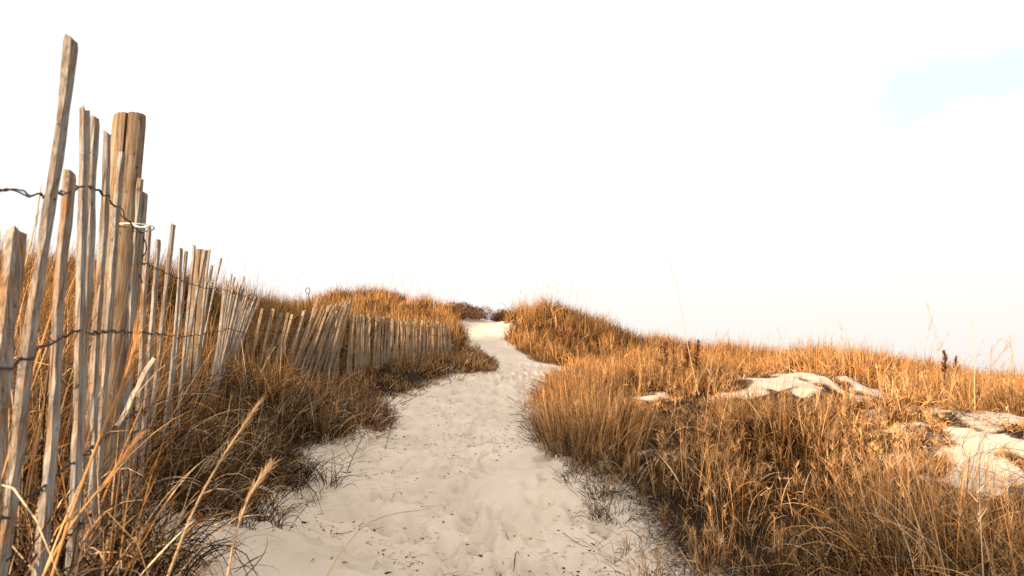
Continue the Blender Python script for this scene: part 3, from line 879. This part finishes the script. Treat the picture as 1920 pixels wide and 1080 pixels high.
# ------------------------------------------------------------------ individual stalks
def stalk(ctrl, r0, r1, head=0.3, n=40, nh=60, hl=.05, color=(.55, .36, .2), name='grass_stalk', label='', group=None, hw=.0022, spread=.5):
    """a single grass stem with a feathery seed head; ctrl in world space"""
    pts = curve_pts(ctrl, n)
    v, f = tube(pts, np.linspace(r0, r1, n), 5)
    root = empty(name, pts[0])
    o = mesh_obj('stem', v, f, M_GRASS, root, col=np.tile(color, (len(v), 1)))
    if head > 0:
        i0 = int(n * (1 - head))
        k = rng.integers(i0, n, nh); bp_ = pts[k]
        tg = np.gradient(pts, axis=0)[k]; tg /= np.linalg.norm(tg, axis=1)[:, None]
        th_ = np.arccos(np.clip(tg[:, 2], -1, 1)); az_ = np.arctan2(tg[:, 1], tg[:, 0])
        v, f, c3, _ = blades(bp_, rng.uniform(.5, 1.1, nh) * hl, np.full(nh, hw), az_ + rng.normal(size=nh) * spread, th_ + rng.normal(size=nh) * spread * .6, rng.uniform(0, .5, nh), 2,
                             np.clip(np.tile(color, (nh, 1)) * rng.uniform(.8, 1.4, (nh, 1)), 0, .85))
        mesh_obj('seed_head', v, f, M_GRASS, root, col=c3)
    tag(root, label, 'grass stalk', group)
    return root

def pc(lst): return [P(*q) for q in lst]
stalk(pc([(1310, 740, 7.6), (1292, 660, 7.5), (1276, 570, 7.4), (1268, 530, 7.35), (1252, 485, 7.3)]), .004, .0018, .35, color=(.5,.36,.22), label='tall thin pale stalk rising high above the ridge beside the dark weeds', hl=.06, nh=26, spread=.25)
stalk(pc([(1828, 790, 7.0), (1827, 700, 7.0), (1826, 650, 7.0), (1823, 606, 7.0)]), .004, .002, .35, label='straight tall seed stalk standing above the grass near the right edge', hl=.06, nh=40, hw=.004, spread=.12)
# foreground
stalk(pc([(598, 1110, 1.55), (640, 1035, 1.75), (690, 982, 2.0), (745, 962, 2.2), (790, 956, 2.3), (822, 948, 2.35)]), .0022, .0011, 0, label='arching tan stalk reaching over the sandy path at the bottom', hl=.02, nh=0)
stalk(pc([(300, 1120, 1.15), (360, 965, 1.25), (410, 870, 1.35), (455, 800, 1.45), (480, 762, 1.5)]), .0026, .0012, .55, label='leaning feathery tan stalk right of the fence, second from the bottom left corner', hl=.05, nh=110, spread=.16, hw=.0012, color=(.40, .26, .14))
stalk(pc([(85, 1120, 1.0), (135, 960, 1.02), (195, 800, 1.05), (232, 715, 1.07), (250, 650, 1.08)]), .0024, .0011, .5, label='tall feathery orange stalk crossing in front of the near fence pickets', hl=.055, nh=110, color=(.42, .22, .09), spread=.14, hw=.0011)
stalk(pc([(60, 1120, 1.05), (130, 990, 1.07), (200, 900, 1.1), (245, 840, 1.12)]), .0024, .0011, .5, label='feathery orange stalk low in front of the fence by its foot', hl=.05, nh=100, color=(.42, .24, .11), spread=.16, hw=.0011)
stalk(pc([(420, 1120, 1.25), (440, 1010, 1.3), (468, 930, 1.35), (500, 880, 1.4)]), .0028, .0012, .6, label='blurred pale seed stalk at the bottom edge between fence and path', hl=.05, nh=110, spread=.2, hw=.0013, color=(.42, .28, .16))
stalk(pc([(35, 545, 1.6), (52, 480, 1.62), (66, 420, 1.65), (74, 370, 1.67)]), .0022, .001, .7, label='short orange seed stalk rising behind the leaning first pickets', hl=.05, nh=40, spread=.15, color=(.55, .32, .15))
# curved single blades lying out on the sand
stalk(pc([(345, 868, 4.6), (430, 930, 4.2), (520, 860, 4.5), (560, 800, 4.8)])[1:], .003, .001, 0, label='bare curved stem at the sandy edge by the left grass', color=(.3, .18, .1))
# dark stems standing at the left edge of the sand
stalk([P(643, 902, 5.1), P(665, 850, 5.15), P(690, 800, 5.2), P(712, 770, 5.25)], .0032, .0015, .4, label='dark brown forked stem standing on the sand by the left grass', color=(.09, .045, .025), hl=.07, nh=30)
stalk([P(722, 845, 6.2), P(733, 800, 6.2), P(741, 762, 6.25)], .0025, .0015, .3, label='thin dark stem standing upright beside the left edge of the path', color=(.09, .045, .025), hl=.05, nh=30)
# curled seed stem on the skyline
c0 = P(588, 600, 14.0); c1 = P(578, 552, 14.0)
ring = [P(577 + 4.0 * math.cos(a_), 545 + 5.5 * math.sin(a_), 14.0) for a_ in np.linspace(1.4, 7.4, 16)]
v, f = tube(np.vstack([curve_pts([c0, P(583, 575, 14), c1], 8), ring]), .008, 5)
o = mesh_obj('curled_stem', v, f, M_TWIG, origin=c0)
tag(o, 'dry stem curled into a small ring on the skyline behind the leaning pickets', 'stem')

# seed stalks standing above the skylines
bagS = Bag()
def skyline(n, x0, x1, y0, y1, h0, h1, w, lean=.12, heads=6, sel=None):
    x = rng.uniform(x0, x1, n); yv = rng.uniform(y0, y1, n)
    ok = (path_d(x, yv) > .3); 
    if sel is not None: ok &= sel(x, yv)
    x, yv = x[ok], yv[ok]; n = len(x)
    bp_ = np.stack([x, yv, height(x, yv)], 1)
    L = rng.uniform(h0, h1, n); az_ = rng.normal(size=n) * .8; th_ = np.abs(rng.normal(size=n)) * lean
    cu_ = np.abs(rng.normal(size=n)) * lean * 1.5
    col_ = pick(n, 1.0) * .5 + np.array([.5, .32, .17]) * .5
    v, f, c3, tip = blades(bp_, L, np.full(n, w), az_, th_, cu_, 6, col_, wob=.1); bagS.add(v, f, c3)
    hi = np.repeat(np.arange(n), heads); m = len(hi)
    th2 = th_[hi] + cu_[hi]
    t_ = np.stack([np.sin(th2) * np.cos(az_[hi]), np.sin(th2) * np.sin(az_[hi]), np.cos(th2)], 1)
    b0 = tip[hi] - t_ * (L[hi] / 6)[:, None] - t_ * (rng.random(m) * .28 * L[hi])[:, None]
    v, f, c3, _ = blades(b0, rng.uniform(.04, .09, m), np.full(m, w * 1.1), az_[hi] + rng.normal(size=m), th2 + rng.uniform(0, .4, m), np.zeros(m) + .3, 1, col_[hi] * 1.1)
    bagS.add(v, f, c3)
skyline(70, -9, -1.5, 27, 33, .9, 1.5, .009)
skyline(60, -.5, 3.5, 21, 25, .8, 1.35, .008)
skyline(90, 3, 11, 20, 24, .7, 1.1, .008)
skyline(60, -11, -4, 12, 17, .7, 1.2, .005)
skyline(60, 5.5, 11, 9, 16, .65, 1.05, .005, lean=.3, heads=10)
skyline(36, 1.2, 5.0, 4.5, 9, .6, .95, .0035, lean=.25, heads=22)
skyline(22, 2.0, 4.2, 3.0, 5.0, .6, .9, .0028, lean=.22, heads=40)
bagS.build('seed_stalks', 'scattered thin seed stalks standing taller than the dune grass')

# upright stalk clump at the bend of the path, right side
bg_ = Bag()
cc = P(1090, 850, 5.7)
N = 2100
ang = rng.uniform(0, 2 * np.pi, N); rr_ = np.sqrt(rng.random(N))
ex = cc[0] + .05 + rr_ * np.cos(ang) * .52; ey = cc[1] + .35 + rr_ * np.sin(ang) * .75
ok = path_d(ex, ey) > -.05
ex, ey, ang, rr_ = ex[ok], ey[ok], ang[ok], rr_[ok]; N = len(ex)
bp_ = np.stack([ex, ey, height(ex, ey) - .02], 1)
st = rng.random(N) < .30
L = np.where(st, rng.uniform(.35, .80, N), rng.uniform(.2, .6, N)) * (1.05 - .35 * rr_)
v, f, c3, tip = blades(bp_, L, np.full(N, .0036) * rng.uniform(.6, 1.3, N), ang + rng.normal(size=N) * .5, np.where(st, np.abs(rng.normal(size=N)) * .09 + .30 * rr_ ** 2, .15 + .6 * rr_ * rng.random(N)), np.where(st, .12 * rng.random(N), rng.gamma(2.2, .4, N)), 6,
                       np.where(st[:, None], pick(N, .9) * .7 + np.array([.50, .29, .13]) * .3, pick(N, .5) * .7))
bg_.add(v, f, c3)
o = bg_.build('grass_tussock', 'big upright orange grass tussock jutting out at the right edge of the path', cat='grass tussock', kind=None, origin=cc)

# ------------------------------------------------------------------ dark weeds and shrubs
def weed(px, py_top, py_bot, t, label, group, lean=0.0):
    b_ = P(px, py_bot, t); t_ = P(px + lean, py_top, t)
    root = empty('dark_weed', b_)
    pts = curve_pts([b_, (b_ + t_) / 2 + [.01, 0, 0], t_], 14)
    parts = [tube(pts, np.linspace(.007, .003, 14), 5)]
    v, f = merge(parts); mesh_obj('stem', v, f, M_GRASS, root, col=np.tile((.07, .035, .02), (len(v), 1)))
    n = 110; H = np.linalg.norm(t_ - b_)
    s = rng.uniform(.25, 1, n); base = b_ + (t_ - b_) * s[:, None]
    v, f, c3, _ = blades(base, rng.uniform(.3, 1, n) * H * .36 * (1.3 - s), np.full(n, .012), rng.uniform(0, 6.28, n), rng.uniform(.5, 1.3, n), rng.uniform(-.3, .4, n), 2,
                         np.tile((.075, .034, .018), (n, 1)) * rng.uniform(.5, 1.6, (n, 1)))
    mesh_obj('leaves', v, f, M_GRASS, root, col=c3)
    tag(root, label, 'weed', group)
G = 'dark dried weeds in the orange grass'
weed(1245, 642, 705, 9.6, 'small dark dried weed, the leftmost one of the cluster left of the tall pale stalk', G, 2)
weed(1264, 656, 720, 9.4, 'low dark dried weed just left of the foot of the tall pale stalk', G, -1)
weed(1285, 640, 715, 9.5, 'dark dried weed directly behind the tall pale stalk', G, 6)
weed(1303, 636, 712, 9.4, 'tallest forked dark dried weed just right of the tall pale stalk', G, 6)
weed(1771, 658, 712, 8.6, 'dark conical weed on the skyline left of the straight seed stalk', G)
weed(1791, 668, 712, 8.8, 'smaller dark weed on the skyline next to the straight seed stalk', G, 2)

def shrub(px, py, t, rx, rz, label, ry=None, col=(.13, .065, .03), n=2600, green=0):
    c_ = P(px, py, t); gz = float(height(c_[0], c_[1])); c_[2] = gz
    root = empty('shrub', c_)
    parts = []
    for k in range(9):
        a_ = rng.uniform(0, 6.28); q = rng.uniform(.3, .8)
        e_ = c_ + np.array([math.cos(a_) * rx * q, math.sin(a_) * (ry or rx) * q, rz * rng.uniform(.6, .95)])
        parts.append(tube(curve_pts([c_, (c_ + e_) / 2 + rng.normal(size=3) * .04, e_], 6), np.linspace(.02, .006, 6), 5))
    v, f = merge(parts); mesh_obj('branches', v, f, M_TWIG, root)
    d_ = rng.normal(size=(n, 3)); d_ /= np.linalg.norm(d_, axis=1)[:, None]; d_[:, 2] = np.abs(d_[:, 2])
    lump = .75 + .5 * vnoise(d_[:, 0] * 2.5 + 7, d_[:, 1] * 2.5 + d_[:, 2] * 2, int(px))
    q = (.35 + .65 * rng.random(n) ** .5) * lump
    base = c_ + d_ * np.array([rx, ry or rx, rz]) * q[:, None]
    base[:, 2] = np.maximum(base[:, 2], height(base[:, 0], base[:, 1]) + .02)
    v, f, c3, _ = blades(base, rng.uniform(.06, .16, n), np.full(n, .022), rng.uniform(0, 6.28, n), rng.uniform(0, 1.2, n), rng.uniform(0, .8, n), 2, np.tile(col, (n, 1)) * rng.uniform(.5, 1.7, (n, 1)))
    mesh_obj('foliage', v, f, M_GRASS, root, col=c3)
    tag(root, label, 'shrub', 'dark shrubs on the dunes')
shrub(545, 592, 18.5, 1.0, .5, 'low dark shrub behind the widely spaced far pickets', ry=.6)
shrub(745, 596, 23.5, .8, .55, 'dark brown shrub low on the slope of the far left dune, left one of two', ry=.6)
shrub(788, 601, 23.5, .8, .5, 'dark brown shrub low on the slope of the far left dune, right one of two', ry=.6)
shrub(868, 600, 27.5, 1.25, .62, 'rounded dark shrub on the skyline just left of the path crest', ry=.8, n=3600, col=(.10, .05, .025))
shrub(946, 607, 28.6, .6, .5, 'small greyish shrub on the skyline right at the top of the path', ry=.5, col=(.13, .08, .045), n=2600)
shrub(1040, 640, 20.5, .8, .4, 'dark low shrub in the front slope of the rounded right dune', ry=.4)

# ------------------------------------------------------------------ litter on the sand
def ground_pt(px, py):
    """point where the photo ray meets the ground"""
    lo = None; prev = 1
    for t in np.linspace(2.2, 26, 500):
        p = P(px, py, t)
        if p[2] < float(height(p[0], p[1])): return p
    return P(px, py, 10)
ts_ = None
bits_v = []; bits_n = 0
n = 7000
yy = 2.6 + 12.4 * rng.random(n) ** 1.5; l_ = np.interp(yy, PE[:, 0], PE[:, 1]); r_ = np.interp(yy, PE[:, 0], PE[:, 2])
u_ = rng.random(n); u_ = np.where(rng.random(n) < .45, np.where(rng.random(n) < .6, u_ ** 3, 1 - u_ ** 3), u_)
xx = l_ + (r_ - l_) * u_
kk = fbm(xx * 2.3, yy * 1.6, 3, 55) > .40 + .12 * rng.random(n); xx, yy = xx[kk], yy[kk]
# extra bits in the right hollow
xx = np.concatenate([xx, rng.uniform(2.6, 3.9, 160)]); yy = np.concatenate([yy, rng.uniform(3.9, 6.2, 160)])
n = len(xx)
zz = height(xx, yy) + foot_detail(xx, yy) + .004
thin = rng.random(n) < .6
L = np.where(thin, rng.uniform(.02, .10, n), rng.uniform(.010, .034, n)); Wd = np.where(thin, rng.uniform(.0012, .0026, n), rng.uniform(.005, .012, n))
az_ = rng.uniform(0, 6.28, n)
colr = np.where(rng.random((n, 1)) < .5, np.array([[.05, .03, .02]]), np.array([[.26, .16, .09]])) * rng.uniform(.6, 1.4, (n, 1))
v, f, c3, _ = blades(np.stack([xx, yy, zz], 1), L, Wd, az_, np.full(n, 1.42), rng.uniform(0, .12, n), 3, colr, wob=.5)
o = mesh_obj('plant_debris', v, f, M_GRASS, col=c3); tag(o, 'small dark bits of dead plants strewn over the sandy path', 'plant debris', kind='stuff')

TW = [(1105, 850, .05, .3, 'short dark'), ]
def twig(pts_px, rad, label, group='larger twigs lying on the path'):
    rad *= .6
    pts = np.array([ground_pt(*q) for q in pts_px])
    pts[:, 2] = height(pts[:, 0], pts[:, 1]) + foot_detail(pts[:, 0], pts[:, 1]) + rad * .9
    c_ = curve_pts(pts, 16); 
    c_[:, 2] = np.maximum(c_[:, 2], height(c_[:, 0], c_[:, 1]) + foot_detail(c_[:, 0], c_[:, 1]) + rad * .7)
    v, f = tube(c_, np.linspace(rad, rad * .45, 16), 5)
    o = mesh_obj('twig', v, f, M_TWIG, origin=pts[0]); tag(o, label, 'twig', group)
twig([(1108, 938), (1118, 941), (1128, 935)], .004, 'short bent twig on the path below the right grass edge')
twig([(1172, 978), (1185, 972), (1195, 975)], .005, 'small dark twig at the right edge of the sand')
twig([(960, 1070), (968, 1058), (975, 1046)], .005, 'dark twig at the bottom edge near the middle of the path')
twig([(1055, 1005), (1085, 1022), (1105, 1030)], .003, 'thin curved brown twig in the near part of the path, right of the middle')
twig([(832, 812), (838, 816), (842, 820)], .004, 'little dark twig in the middle distance of the path')
twig([(734, 886), (742, 881), (750, 878)], .004, 'dark twig near the left edge of the path')
twig([(560, 1040), (575, 1052), (588, 1062)], .005, 'dark twig on the sand at the bottom left of the path')
twig([(940, 1004), (962, 1008), (985, 1012)], .004, 'pale brown twig lying across the near path')
twig([(612, 893), (640, 900), (668, 895), (695, 899)], .004, 'long thin stem lying on the sand by the left grass')
twig([(625, 1000), (690, 988), (740, 978)], .003, 'long thin stem lying under the arching stalk')
twig([(540, 960), (590, 925), (640, 890)], .004, 'straight dark stem lying towards the left grass')

# orange leaf in the dark of the left grass
c_ = P(372, 986, 2.35)
v = []
for i in range(7):
    s = i / 6; w = .016 * math.sin(math.pi * min(1, s * .92 + .06)) + .001
    v += [c_ + np.array([-w + .006 * s, .0, .045 * (1 - s)]), c_ + np.array([.006 * s, .006, .045 * (1 - s)]), c_ + np.array([w + .006 * s, 0, .045 * (1 - s)])]
f = []
for i in range(6):
    for j in range(2): f.append((i * 3 + j, i * 3 + j + 1, i * 3 + j + 4, i * 3 + j + 3))
o = mesh_obj('dry_leaf', np.array(v), f, M_LEAF, origin=c_); tag(o, 'bright orange dry leaf caught in the dark grass right of the fence', 'leaf')
print('verts total', sum(len(o.data.vertices) for o in COL.objects if o.type == 'MESH'))
